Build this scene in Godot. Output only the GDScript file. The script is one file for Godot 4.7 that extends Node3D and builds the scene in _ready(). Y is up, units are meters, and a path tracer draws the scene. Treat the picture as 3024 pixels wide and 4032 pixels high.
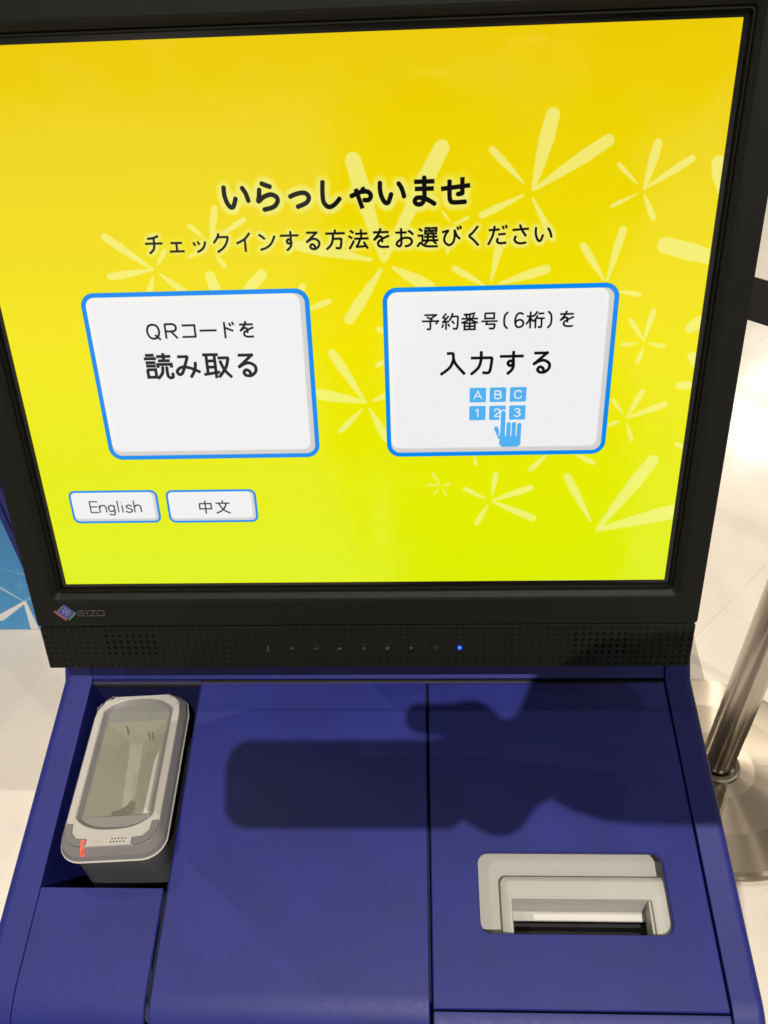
extends Node3D
# An airline check-in kiosk with a touch monitor, seen from where a visitor holds a camera. Metres, y up, floor at y = 0.

const DECK_TILT := 0.2035      # the deck falls towards the visitor
const SCREEN_TILT := 0.2515    # the monitor leans back
const SCREEN_FOOT := 0.9136    # height of the lower edge of the picture
const DECK_TOP := 0.8086
const CEILING := 3.2
const GX := 1.5                # texture pixels per pixel of the 1280 x 1024 picture

var M := {}
var taken := {}
var glyphs := {}

# ---------------------------------------------------------------- helpers
func add_part(called: String, mesh: Mesh, m: Material, parent: Node, t := Transform3D()) -> MeshInstance3D:
	var o := MeshInstance3D.new()
	o.name = called
	o.mesh = mesh
	o.material_override = m
	o.transform = t
	parent.add_child(o, true)
	return o

func tag(o: Node, label: String, category: String, group := "") -> void:
	o.set_meta("label", label)
	o.set_meta("category", category)
	if group != "":
		o.set_meta("group", group)

func thing(called: String, label: String, category: String, at: Vector3, group := "") -> Node3D:
	var o := Node3D.new()
	o.name = called
	add_child(o, true)
	o.position = at
	tag(o, label, category, group)
	return o

func mat(c: Color, rough := 0.5, metal := 0.0) -> StandardMaterial3D:
	var m := StandardMaterial3D.new()
	m.albedo_color = c
	m.roughness = rough
	m.metallic = metal
	return m

func rgb(r: float, g: float, b: float) -> Color:
	return Color(r / 255.0, g / 255.0, b / 255.0)

func rr(w: float, h: float, r: float, k := 5, cx := 0.0, cy := 0.0) -> PackedVector2Array:
	# rounded rectangle, counter-clockwise
	var p := PackedVector2Array()
	for q in 4:
		var sx: float = [1, -1, -1, 1][q]
		var sy: float = [1, 1, -1, -1][q]
		for i in k + 1:
			var a := PI / 2 * (q + float(i) / k)
			p.append(Vector2(cx + sx * (w / 2 - r) + r * cos(a), cy + sy * (h / 2 - r) + r * sin(a)))
	return p

func lift(p: PackedVector2Array, z: float) -> PackedVector3Array:
	var o := PackedVector3Array()
	for v in p:
		o.append(Vector3(v.x, v.y, z))
	return o

func tri(st: SurfaceTool, a: Vector3, b: Vector3, c: Vector3, na: Vector3, nb: Vector3, nc: Vector3) -> void:
	# a, b, c run counter-clockwise seen from outside
	st.set_normal(na); st.add_vertex(a)
	st.set_normal(nc); st.add_vertex(c)
	st.set_normal(nb); st.add_vertex(b)

func band(st: SurfaceTool, l0: PackedVector3Array, l1: PackedVector3Array) -> void:
	var n := l0.size()
	var f := PackedVector3Array()
	for j in n:
		var a := l0[j]
		var b := l0[(j + 1) % n]
		var d := l1[j]
		var c := l1[(j + 1) % n]
		var x := (c - a).cross(d - b)
		f.append(x.normalized())
	for j in n:
		var here := f[j]
		var before := f[(j + n - 1) % n]
		var after := f[(j + 1) % n]
		var nl := (here + before).normalized() if here.dot(before) > 0.76 else here
		var nr := (here + after).normalized() if here.dot(after) > 0.76 else here
		var a := l0[j]
		var b := l0[(j + 1) % n]
		var c := l1[(j + 1) % n]
		var d := l1[j]
		tri(st, a, b, c, nl, nr, nr)
		tri(st, a, c, d, nl, nr, nl)

func cap(st: SurfaceTool, l: PackedVector3Array, up: Vector3, flip := false) -> void:
	# a flat lid over a loop that runs counter-clockwise round up
	var e1 := Vector3.RIGHT if absf(up.x) < 0.9 else Vector3.UP
	var u := (e1 - up * up.dot(e1)).normalized()
	var v := up.cross(u)
	var flat := PackedVector2Array()
	for p in l:
		flat.append(Vector2(p.dot(u), p.dot(v)))
	var ids := Geometry2D.triangulate_polygon(flat)
	var n := -up if flip else up
	for i in range(0, ids.size(), 3):
		var a := l[ids[i]]
		var b := l[ids[i + 1]]
		var c := l[ids[i + 2]]
		if (b - a).cross(c - a).dot(n) < 0:
			tri(st, a, c, b, n, n, n)
		else:
			tri(st, a, b, c, n, n, n)

func loft(loops: Array, cap_first := false, cap_last := false, st: SurfaceTool = null) -> ArrayMesh:
	var own := st == null
	if own:
		st = SurfaceTool.new()
		st.begin(Mesh.PRIMITIVE_TRIANGLES)
	for i in loops.size() - 1:
		band(st, loops[i], loops[i + 1])
	if cap_first:
		cap(st, loops[0], Vector3.BACK, true)
	if cap_last:
		cap(st, loops[-1], Vector3.BACK)
	return st.commit() if own else null

func inset(p: PackedVector2Array, d: float) -> PackedVector2Array:
	var o := PackedVector2Array()
	var n := p.size()
	for i in n:
		var e0 := (p[i] - p[(i + n - 1) % n]).normalized()
		var e1 := (p[(i + 1) % n] - p[i]).normalized()
		var n0 := Vector2(-e0.y, e0.x)
		var n1 := Vector2(-e1.y, e1.x)
		var m := (n0 + n1).normalized()
		o.append(p[i] + m * d / maxf(0.35, m.dot(n0)))
	return o

func extrude(p: PackedVector2Array, z0: float, z1: float, ch := 0.0006, st: SurfaceTool = null) -> ArrayMesh:
	# p counter-clockwise; both ends chamfered
	if Geometry2D.is_polygon_clockwise(p):
		p.reverse()
	var q := inset(p, ch)
	return loft([lift(q, z0), lift(p, z0 + ch), lift(p, z1 - ch), lift(q, z1)], true, true, st)

func rounded(p: PackedVector2Array, z0: float, z1: float, r0: float, r1: float) -> ArrayMesh:
	# p counter-clockwise; the edges at both ends rounded over
	if Geometry2D.is_polygon_clockwise(p):
		p.reverse()
	var L := []
	for i in 6:
		var a := PI / 2 * i / 5.0
		L.append(lift(inset(p, r0 * (1 - sin(a))), z0 + r0 * (1 - cos(a))))
	for i in 6:
		var a := PI / 2 * (5 - i) / 5.0
		L.append(lift(inset(p, r1 * (1 - sin(a))), z1 - r1 * (1 - cos(a))))
	return loft(L, true, true)

func box(size: Vector3, c: Vector3, ch := 0.0008, st: SurfaceTool = null) -> ArrayMesh:
	var r := minf(ch, minf(size.x, size.y) * 0.45)
	return extrude(rr(size.x, size.y, r, 1, c.x, c.y), c.z - size.z / 2, c.z + size.z / 2, minf(ch, size.z * 0.45), st)

func lathe(profile: Array, seg := 48) -> ArrayMesh:
	# profile of Vector2(radius, height), from the outside bottom up; smooth round the axis, with u along the radius for brushed metal
	var st := SurfaceTool.new()
	st.begin(Mesh.PRIMITIVE_TRIANGLES)
	for i in profile.size() - 1:
		var a: Vector2 = profile[i]
		var b: Vector2 = profile[i + 1]
		var e := (b - a).normalized()
		var nr := Vector2(e.y, -e.x)
		for j in seg:
			var t0 := TAU * j / seg
			var t1 := TAU * (j + 1) / seg
			var q := [[a, t0, float(j) / seg], [a, t1, float(j + 1) / seg], [b, t1, float(j + 1) / seg], [b, t0, float(j) / seg]]
			for k in [0, 2, 1, 0, 3, 2]:
				var pr: Vector2 = q[k][0]
				var t: float = q[k][1]
				st.set_normal(Vector3(nr.x * cos(t), nr.y, -nr.x * sin(t)))
				st.set_uv(Vector2(pr.x * 8.0 + pr.y, q[k][2]))
				st.add_vertex(Vector3(pr.x * cos(t), pr.y, -pr.x * sin(t)))
	return st.commit()

func noise_texture(freq: float, size: int, as_normal: bool, strength: float, sd: int, lo := 0.0, hi := 1.0) -> NoiseTexture2D:
	var n := FastNoiseLite.new()
	n.noise_type = FastNoiseLite.TYPE_SIMPLEX
	n.frequency = freq
	n.fractal_octaves = 4
	n.seed = sd
	var t := NoiseTexture2D.new()
	t.width = size
	t.height = size
	t.seamless = true
	t.noise = n
	t.as_normal_map = as_normal
	t.bump_strength = strength
	if not as_normal:
		var g := Gradient.new()
		g.set_color(0, Color(lo, lo, lo))
		g.set_color(1, Color(hi, hi, hi))
		t.color_ramp = g
	return t

func grain(m: StandardMaterial3D, scale: float, strength: float, sd: int, lo := 0.75, hi := 1.0) -> void:
	# a fine skin: uneven gloss and a pebbled relief
	m.uv1_triplanar = true
	m.uv1_scale = Vector3.ONE * scale
	m.normal_enabled = true
	m.normal_texture = noise_texture(0.12, 256, true, strength, sd)
	m.roughness_texture = noise_texture(0.02, 256, false, 1.0, sd + 1, lo, hi)

func frame_of(origin: Vector3, tilt: float) -> Transform3D:
	# x right, y up and away, z towards the visitor: a face that leans back by tilt from upright
	return Transform3D(Basis(Vector3.RIGHT, Vector3(0, cos(tilt), -sin(tilt)), Vector3(0, sin(tilt), cos(tilt))), origin)

# ---------------------------------------------------------------- writing: every sign as pen strokes in a 100 x 100 box; ~ marks a curve
func make_glyphs() -> void:
	glyphs = {
		"い": "~13 20 13 44 18 64 27 78 36 78 42 66 46 54|~68 24 78 40 85 64",
		"ら": "~34 14 46 19 60 24|~26 30 24 48 21 64 38 52 60 46 77 54 78 68 64 82 34 89",
		"っ": "~22 54 44 46 68 44 80 56 72 72 42 84",
		"し": "~30 12 28 45 30 72 44 86 62 80 80 62",
		"ゃ": "~18 58 48 46 70 46 79 57 72 69 58 69|~54 34 58 41|34 38 52 92",
		"ま": "22 22 80 22|24 42 78 42|~51 8 51 40 51 68 43 84 28 85 22 76 30 67 50 69 66 76 82 86",
		"せ": "8 44 92 36|70 14 70 52|~70 52 69 58 56 60|~32 20 32 60 34 76 44 83 82 82",
		"チ": "~74 13 50 21 24 24|10 46 90 46|~52 22 52 48 46 72 26 90",
		"ェ": "24 46 76 46|50 46 50 84|16 84 84 84",
		"ッ": "24 46 32 60|44 42 52 56|~80 44 72 66 58 80 40 89",
		"ク": "~40 10 32 28 14 50|37 25 82 25|~82 25 74 50 56 74 28 92",
		"イ": "~78 10 54 36 14 56|54 38 54 93",
		"ン": "~16 20 28 27 40 38|~88 26 72 56 50 76 18 87",
		"す": "8 26 92 26|~56 8 56 34 56 52 49 61 40 59 37 50 45 43 55 48 57 62 51 78 36 92",
		"る": "24 16 70 16 22 58|~22 58 44 46 62 44 79 56 79 74 64 88 46 88 38 78 46 68 57 73 62 86",
		"方": "50 6 50 22|6 22 94 22|~40 22 38 50 28 74 8 92|40 46 78 46|~78 46 76 70 70 88 52 87",
		"法": "14 12 28 22|6 36 22 46|~9 92 20 74 29 58|38 26 92 26|64 8 64 48|32 48 97 48|~60 48 50 70 40 84|40 85 86 82|75 64 93 93",
		"を": "14 22 84 22|~48 6 36 32 18 54 38 41 52 45 54 66|~86 38 56 51 36 66 38 82 56 88 84 87",
		"お": "10 26 60 26|~36 8 36 40 36 74 28 87 15 80 20 66 46 51 74 52 85 66 75 82 54 88|~70 20 80 26 89 35",
		"選": "12 12 26 22|6 42 27 42 27 70|~4 90 18 74 34 86 60 91 97 91|38 10 60 10 60 22 40 22 40 34 63 34|68 10 91 10 91 22 70 22 70 34 93 34|36 48 95 48|52 38 52 64|78 38 78 64|31 64 99 64|52 66 38 80|76 66 91 80",
		"び": "12 30 40 22|~40 22 24 46 22 70 40 87 60 78 69 50 69 24 78 46 92 60|80 8 86 20|92 4 98 16",
		"く": "~68 7 46 34 30 49 48 66 72 92",
		"だ": "12 26 60 24|~38 8 30 50 10 91|56 46 88 44|~53 64 51 77 64 85 92 83|74 10 80 22|88 6 94 18",
		"さ": "14 28 86 24|~46 6 58 32 75 56|~29 56 24 70 33 83 52 88 76 85",
		"Q": "~50 12 28 20 18 48 28 78 50 88 72 78 82 48 72 20 50 12|58 68 84 94",
		"R": "20 88 20 12|~20 12 60 12 76 22 76 40 60 50 20 50|48 50 80 88",
		"コ": "16 20 82 20 82 84|12 82 84 82",
		"ー": "6 50 94 50",
		"ド": "36 8 36 93|36 36 80 55|62 14 70 28|78 8 86 22",
		"読": "6 22 46 22|12 10 40 10|10 36 42 36|10 48 42 48|12 61 40 61 40 88 12 88 12 61|73 4 73 30|50 15 97 15|54 30 93 30|50 54 50 43 97 43 97 54|~66 52 62 74 46 93|~80 52 80 80 85 90 97 89 98 76",
		"み": "20 17 54 17|~54 17 44 42 30 74 18 80 12 68 30 54 60 58 92 73|~79 38 74 64 58 91",
		"取": "4 12 56 12|16 12 16 80|44 12 44 95|16 34 44 34|16 56 44 56|3 82 57 74|56 24 92 24|~91 24 80 58 53 93|~62 34 74 66 97 93",
		"予": "20 12 82 12 54 31|33 23 62 39|7 45 93 45 80 61|~50 45 50 86 34 88",
		"約": "30 6 13 27 30 38|43 20 13 52 46 48|29 52 29 93|14 64 8 82|41 62 47 76|~64 6 58 26 48 42|60 22 93 22|~93 22 91 70 85 89 68 87|60 46 73 61",
		"番": "~78 6 50 12 18 14|30 18 36 30|72 16 66 30|7 36 93 36|50 12 50 52|~46 38 30 50 7 58|~54 38 70 50 93 58|22 60 78 60 78 94 22 94 22 60|50 60 50 94|22 77 78 77",
		"号": "26 9 74 9 74 37 26 37 26 9|7 52 93 52|37 52 33 68 78 68|~78 68 76 84 68 93 50 90",
		"（": "~64 6 48 28 48 72 64 94",
		"）": "~36 6 52 28 52 72 36 94",
		"6": "~70 18 52 11 36 22 28 50 34 80 50 88 68 80 72 64 64 51 50 48 36 54 29 66",
		"桁": "5 30 41 30|24 6 24 95|~22 32 16 54 3 71|28 44 41 59|~59 6 50 20 41 29|~61 28 53 44 42 57|52 46 52 95|65 16 95 16|62 42 99 42|~83 42 83 87 68 88",
		"入": "30 11 52 11|~52 11 58 46 95 91|~54 32 40 64 6 91",
		"力": "10 30 86 30|~86 30 82 66 75 86 54 86|~46 6 46 38 36 68 10 92",
		"中": "14 26 86 26 86 62 14 62 14 26|50 6 50 95",
		"文": "50 6 50 23|7 24 93 24|~73 24 60 56 38 78 7 93|~27 26 44 58 66 80 93 93",
		"E": "20 12 20 88|20 12 70 12|20 48 64 48|20 88 70 88",
		"n": "16 38 16 88|~16 56 28 42 44 39 55 47 57 60|57 60 57 88",
		"g": "~54 56 46 42 30 40 17 52 16 66 24 80 40 81 54 68|54 40 54 88|~54 88 48 103 32 106 18 101",
		"l": "20 8 20 88",
		"i": "20 39 20 88|20 18 20 21",
		"s": "~54 47 36 39 19 47 26 59 46 66 54 76 44 87 28 89 14 81",
		"h": "16 8 16 88|~16 56 28 42 44 39 55 47 57 60|57 60 57 88",
		"A": "14 88 50 12 86 88|27 62 73 62",
		"B": "22 12 22 88|~22 12 60 12 74 22 74 36 60 47 22 47|~22 47 64 48 80 58 80 76 64 88 22 88",
		"C": "~80 30 66 14 44 12 24 26 18 50 24 76 44 88 66 86 82 70",
		"1": "28 28 54 12 54 88",
		"2": "~22 30 32 14 54 11 72 22 72 38 52 58 22 84|22 88 78 88",
		"3": "~24 24 42 11 66 16 72 30 62 44 44 47|~44 47 68 52 78 68 66 84 42 89 22 76",
	}

func smooth_line(p: PackedVector2Array) -> PackedVector2Array:
	var o := PackedVector2Array()
	var n := p.size()
	for i in n - 1:
		var a := p[maxi(i - 1, 0)]
		var d := p[mini(i + 2, n - 1)]
		for k in 6:
			o.append(p[i].cubic_interpolate(p[i + 1], a, d, k / 6.0))
	o.append(p[n - 1])
	return o

func strokes(ch: String) -> Array:
	var out := []
	for s in glyphs.get(ch, "").split("|", false):
		var curve: bool = s.begins_with("~")
		var nums: PackedFloat64Array = s.trim_prefix("~").split_floats(" ", false)
		var p := PackedVector2Array()
		for i in range(0, nums.size() - 1, 2):
			p.append(Vector2(nums[i], nums[i + 1]))
		out.append(smooth_line(p) if curve and p.size() > 2 else p)
	return out

# ---------------------------------------------------------------- drawing flat print
func blot(im: Image, a: Vector2, ra: float, b: Vector2, rb: float, c: Color, soft := 1.0) -> void:
	# a tapered pen stroke from a to b
	var r := maxf(ra, rb) + soft
	var x0 := maxi(0, int(minf(a.x, b.x) - r))
	var x1 := mini(im.get_width() - 1, int(maxf(a.x, b.x) + r) + 1)
	var y0 := maxi(0, int(minf(a.y, b.y) - r))
	var y1 := mini(im.get_height() - 1, int(maxf(a.y, b.y) + r) + 1)
	var ab := b - a
	var ll := maxf(ab.length_squared(), 1e-6)
	for y in range(y0, y1 + 1):
		for x in range(x0, x1 + 1):
			var p := Vector2(x + 0.5, y + 0.5) - a
			var t := clampf(p.dot(ab) / ll, 0.0, 1.0)
			var k := clampf((lerpf(ra, rb, t) - (p - ab * t).length()) / soft + 0.5, 0.0, 1.0) * c.a
			if k > 0.0:
				var was := im.get_pixel(x, y)
				im.set_pixel(x, y, Color(lerpf(was.r, c.r, k), lerpf(was.g, c.g, k), lerpf(was.b, c.b, k)))

func bar(im: Image, a: Vector2, b: Vector2, half: float, before: float, after: float, c: Color) -> void:
	# a pen stroke with square ends, carried on by before and after
	var d := (b - a).normalized()
	var a2 := a - d * before
	var b2 := b + d * after
	var mid := (a2 + b2) / 2
	var len2 := a2.distance_to(b2) / 2
	var n := Vector2(-d.y, d.x)
	var r := half + 2.0
	for y in range(maxi(0, int(minf(a2.y, b2.y) - r)), mini(im.get_height() - 1, int(maxf(a2.y, b2.y) + r) + 1) + 1):
		for x in range(maxi(0, int(minf(a2.x, b2.x) - r)), mini(im.get_width() - 1, int(maxf(a2.x, b2.x) + r) + 1) + 1):
			var p := Vector2(x + 0.5, y + 0.5) - mid
			var e := maxf(absf(p.dot(d)) - len2, absf(p.dot(n)) - half)
			var k := clampf(0.5 - e / 1.2, 0.0, 1.0)
			if k > 0.0:
				im.set_pixel(x, y, im.get_pixel(x, y).lerp(Color(c.r, c.g, c.b), k))

func plate(im: Image, r: Rect2, rad: float, c: Color, soft := 1.2) -> void:
	var half := r.size / 2
	var mid := r.position + half
	for y in range(maxi(0, int(r.position.y - 2)), mini(im.get_height() - 1, int(r.end.y + 2)) + 1):
		for x in range(maxi(0, int(r.position.x - 2)), mini(im.get_width() - 1, int(r.end.x + 2)) + 1):
			var q := (Vector2(x + 0.5, y + 0.5) - mid).abs() - half + Vector2(rad, rad)
			var d := Vector2(maxf(q.x, 0), maxf(q.y, 0)).length() + minf(maxf(q.x, q.y), 0.0) - rad
			var k := clampf(0.5 - d / soft, 0.0, 1.0) * c.a
			if k > 0.0:
				im.set_pixel(x, y, im.get_pixel(x, y).lerp(Color(c.r, c.g, c.b), k))

func write_line(im: Image, text: String, x: float, y: float, em: float, pitch: float, pen: float, c: Color, advance := {}, halo := 0.0) -> void:
	# x, y: upper left corner in picture pixels; pen: stroke width
	for pass_no in ([0, 1] if halo > 0 else [1]):
		var at := x
		for ch in text:
			var w: float = advance.get(ch, 1.0)
			var box_w := em * (w if ch.unicode_at(0) < 128 and w < 0.99 else 1.0)
			var o := Vector2(at + (pitch * w - em) / 2.0, y)
			if w < 0.99:
				o.x = at - em * 0.5 * (1.0 - w) if ch in "（）" else at - em * 0.06
			for s in strokes(ch):
				for i in s.size() - 1:
					var a: Vector2 = (o + s[i] * em / 100.0) * GX
					var b: Vector2 = (o + s[i + 1] * em / 100.0) * GX
					if pass_no == 0:
						blot(im, a, (pen / 2 + halo) * GX, b, (pen / 2 + halo) * GX, Color(0.95, 0.93, 0.45, 0.32), halo * GX)
					else:
						var hp := pen / 2 * GX
						var curved: bool = s.size() > 6
						var first: bool = i == 0
						var last: bool = i == s.size() - 2
						if curved and not first and not last:
							blot(im, a, hp, b, hp, c, 1.2)
						else:
							# a straight pen turns square corners; a curve is only cut square where it starts and stops
							bar(im, a, b, hp, 0.0 if curved else hp * (0.2 if first else 0.95), 0.0 if curved else hp * (0.2 if last else 0.95), c)
							if curved:
								var joint: Vector2 = b if first else a
								blot(im, joint, hp, joint, hp, c, 1.2)
			at += pitch * w

func ui_button(im: Image, r: Rect2, rad: float, rim: float, bevel: float) -> void:
	var R := Rect2(r.position * GX, r.size * GX)
	plate(im, R, rad * GX, rgb(0, 138, 240))
	var a := R.grow(-rim * GX)
	plate(im, a, (rad - rim) * GX, rgb(213, 209, 205))
	plate(im, Rect2(a.position, a.size - Vector2(bevel, bevel) * GX), (rad - rim) * GX, rgb(246, 244, 236))
	var e := Vector2(bevel, bevel) * 0.9 * GX
	plate(im, Rect2(a.position + e, a.size - e - Vector2(bevel, bevel) * GX), (rad - rim) * 0.7 * GX, rgb(240, 240, 242), bevel * 0.5 * GX)

func screen_picture() -> ImageTexture:
	var w := int(1280 * GX)
	var h := int(1024 * GX)
	var im := Image.create(w, h, false, Image.FORMAT_RGB8)
	var g := Gradient.new()
	g.offsets = PackedFloat32Array([0.0, 0.3, 0.5, 0.75, 1.0])
	g.colors = PackedColorArray([rgb(237, 204, 0), rgb(241, 221, 0), rgb(245, 232, 0), rgb(232, 238, 0), rgb(222, 240, 0)])
	for y in h:
		im.fill_rect(Rect2i(0, y, w, 1), g.sample(float(y) / h))
	# pale petals: base x y, tip x y, width at the tip
	var petals := [
		"294 360 212 298 13;294 361 209 372 12;293 373 279 409 9;307 369 361 415 12;304 353 323 325 8;406 317 420 254 11",
		"416 309 472 277 9;393 307 368 284 8;395 324 362 341 6;412 339 428 361 8;416 442 394 366 18;421 442 497 368 18",
		"546 435 565 391 11;563 441 614 423 10;665 616 605 515 16;667 619 562 598 19;660 634 613 681 11;675 633 708 702 14",
		"680 617 720 602 11;713 487 693 475 9;711 536 689 549 8;709 353 660 176 26;712 354 819 162 25;688 353 554 324 18",
		"705 371 639 466 19;727 368 800 408 19;828 294 813 273 4;833 296 861 285 5;824 335 822 347 6;891 404 831 369 11",
		"901 394 919 311 13;917 400 1005 375 15;1101 399 1056 333 12;1106 399 1127 307 13;1128 419 1169 426 8;1182 510 1152 468 8",
		"1182 510 1195 451 10;1170 515 1141 517 7;1192 515 1223 522 7;1183 523 1174 553 8;1166 660 1192 603 11;1167 660 1240 632 12",
		"1159 653 1135 621 7;1154 666 1132 675 8;1168 671 1181 709 7;1297 463 1256 494 19;1299 580 1269 534 15;1304 598 1250 597 14",
		"1312 733 1263 715 10;968 242 997 118 22;972 242 1096 165 19;951 232 893 175 11;952 252 877 285 11;968 258 1008 329 11",
		"1155 247 1171 170 14;1155 247 1233 199 11;1142 239 1106 205 7;1144 255 1100 275 6;1156 257 1177 299 9;1294 275 1269 199 23",
		"1351 383 1188 337 26;914 821 921 770 10;916 833 996 804 13;916 836 1005 878 14;901 829 856 805 9;907 843 882 889 10",
		"812 799 794 770 4;808 798 783 796 4;816 798 832 794 4;808 802 797 819 3;814 803 823 822 3;1115 882 1058 776 15",
		"1131 901 1231 741 24;1131 903 1324 851 28;878 734 880 756 6;1021 732 985 769 10;1074 735 1114 755 9",
	]
	var over := Image.create(w, h, false, Image.FORMAT_RGB8)
	for row in petals:
		for one in row.split(";"):
			var q: PackedFloat64Array = one.split_floats(" ", false)
			var a := Vector2(q[0], q[1]) * GX
			var b := Vector2(q[2], q[3]) * GX
			var r := q[4] * 0.56 * GX
			var d := (b - a).normalized()
			var tip := b - d * r * 0.92
			blot(over, a, r * 0.30, a.lerp(tip, 0.35), r * 0.74, Color.WHITE, 3.0)
			blot(over, a.lerp(tip, 0.35), r * 0.74, a.lerp(tip, 0.7), r * 1.04, Color.WHITE, 3.0)
			blot(over, a.lerp(tip, 0.7), r * 1.04, tip, r * 0.94, Color.WHITE, 3.0)
	for y in range(int(90 * GX), int(910 * GX)):
		for x in range(int(200 * GX), w):
			var k := over.get_pixel(x, y).r
			if k > 0.0:
				im.set_pixel(x, y, im.get_pixel(x, y).lerp(rgb(248, 251, 205), k * 0.56))
	ui_button(im, Rect2(151, 400, 422, 332), 26, 8.5, 9.5)
	ui_button(im, Rect2(706, 403, 424, 331), 26, 8.5, 9.5)
	ui_button(im, Rect2(48, 800, 185, 75), 14, 4.5, 6)
	ui_button(im, Rect2(250, 801, 186, 75), 14, 4.5, 6)
	var ink := rgb(14, 13, 12)
	write_line(im, "いらっしゃいませ", 433, 213, 57, 53.8, 7.4, ink, {}, 8)
	write_line(im, "チェックインする方法をお選びください", 283, 298, 38, 40.4, 3.7, ink, {}, 6)
	write_line(im, "QRコードを", 262, 456, 35, 36, 3.6, ink, {"Q": 0.94, "R": 0.86})
	write_line(im, "読み取る", 248, 513, 55, 56.5, 5.6, ink)
	write_line(im, "予約番号（6桁）を", 774, 450, 34, 36, 3.2, ink, {"（": 0.58, "）": 0.58, "6": 0.72})
	write_line(im, "入力する", 806, 521, 51, 54.8, 5.2, ink)
	write_line(im, "English", 84, 821, 33, 33, 2.6, rgb(70, 70, 72), {"E": 0.62, "n": 0.57, "g": 0.57, "l": 0.27, "i": 0.27, "s": 0.53, "h": 0.57})
	write_line(im, "中文", 311, 824, 33, 36, 2.8, rgb(45, 45, 48))
	# the keypad sign on the right button
	var key := rgb(84, 178, 242)
	var texts := ["ABC", "123"]
	for row in 2:
		for col in 3:
			var o := Vector2(866 + 38 * col, 594.5 + 36.5 * row)
			plate(im, Rect2(o * GX, Vector2(31, 29) * GX), 2.5 * GX, key)
			write_line(im, texts[row][col], o.x + 5.5, o.y + 4.5, 20, 20, 2.2, rgb(238, 240, 244))
	var pale := rgb(240, 240, 242)
	for pass_no in 2:
		var c: Color = [pale, key][pass_no]
		var gx := 2.6 * (1 - pass_no)
		for f in [[931, 646, 931, 690, 4.4], [942, 669, 942, 690, 4.1], [952, 669, 952, 690, 4.1], [962.5, 671, 962, 692, 4.1], [918, 677, 926, 696, 3.8]]:
			blot(im, Vector2(f[0], f[1]) * GX, (f[4] + gx) * GX, Vector2(f[2], f[3]) * GX, (f[4] + gx) * GX, c)
	blot(im, Vector2(936, 698) * GX, 9.5 * GX, Vector2(957, 698) * GX, 9.5 * GX, key)
	blot(im, Vector2(934, 707) * GX, 9.5 * GX, Vector2(957, 707) * GX, 9.5 * GX, key)
	for x in [924.5, 936.6, 947.1, 957.2]:
		blot(im, Vector2(x, 674) * GX, 0.9 * GX, Vector2(x, 693) * GX, 0.9 * GX, pale)
	return ImageTexture.create_from_image(im)

func worn_paint() -> ImageTexture:
	# cloudy tone, specks of dust and hair-thin scuffs, as a factor on the paint
	var n := FastNoiseLite.new()
	n.frequency = 0.006
	n.fractal_octaves = 5
	n.seed = 404
	var pic := n.get_seamless_image(1024, 1024)
	var im := Image.create(1024, 1024, false, Image.FORMAT_RGB8)
	var rng := RandomNumberGenerator.new()
	rng.seed = 12
	for y in 1024:
		for x in 1024:
			var v := 0.80 + 0.12 * pic.get_pixel(x, y).r + rng.randf_range(-0.025, 0.025)
			im.set_pixel(x, y, Color(v, v, v))
	for i in 420:
		var p := Vector2(rng.randf() * 1024, rng.randf() * 1024)
		var light := rng.randf() < 0.6
		blot(im, p, rng.randf_range(0.4, 1.1), p + Vector2(rng.randf_range(-1, 1), rng.randf_range(-1, 1)), 0.5, Color(1, 1, 1, 0.8) if light else Color(0.5, 0.5, 0.5, 0.6), 1.0)
	for i in 46:
		var p := Vector2(rng.randf() * 1024, rng.randf() * 1024)
		var a := rng.randf() * TAU
		blot(im, p, 0.4, p + Vector2(cos(a), sin(a)) * rng.randf_range(8, 60), 0.2, Color(1, 1, 1, 0.45), 1.0)
	return ImageTexture.create_from_image(im)

func flower_print() -> ImageTexture:
	# the light blue sheet on the front of the kiosks, 0.32 x 0.62 m at 1 mm a pixel
	var im := Image.create(640, 1240, false, Image.FORMAT_RGB8)
	for y in 1240:
		im.fill_rect(Rect2i(0, y, 640, 1), rgb(38, 108, 168).lerp(rgb(66, 148, 206), clampf((y - 500) / 700.0, 0, 1)))
	var groups := ["0.132 0.08 0.067 0.034 16 1;0.132 0.08 0.127 0.004 17 1;0.132 0.08 0.089 0.129 7 .5;0.134 0.083 0.168 0.105 7 .4;0.13 0.084 0.09 0.13 6 .3;0.138 0.128 0.141 0.138 2 .35;0.138 0.128 0.146 0.125 2 .35;0.138 0.128 0.131 0.131 2 .35;0.138 0.128 0.137 0.118 2 .35;0.105 0.176 0.160 0.154 5 .25", "-0.06 0.26 -0.11 0.36 16 .8;-0.06 0.26 0.03 0.33 18 .8;-0.06 0.26 -0.12 0.22 10 .5;-0.06 0.25 0.0 0.19 10 .5", "-0.02 0.48 0.05 0.55 16 .7;-0.02 0.48 -0.10 0.53 15 .7;-0.02 0.47 0.03 0.41 9 .5;-0.03 0.47 -0.07 0.40 9 .5;0.09 0.40 0.12 0.44 8 .5;0.09 0.40 0.05 0.43 8 .5", "-0.10 0.10 -0.14 0.04 14 .8;-0.10 0.10 -0.05 0.05 14 .8;-0.1 0.1 -0.12 0.17 8 .5"]
	for row in groups:
		for one in row.split(";"):
			var q: PackedFloat64Array = one.split_floats(" ", false)
			var a := Vector2((q[0] + 0.16) * 2000, (0.62 - q[1]) * 2000)
			var b := Vector2((q[2] + 0.16) * 2000, (0.62 - q[3]) * 2000)
			blot(im, a, q[4] * 0.35, b, q[4], Color(0.86, 0.86, 0.86, q[5]), 3.0)
	return ImageTexture.create_from_image(im)

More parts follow.
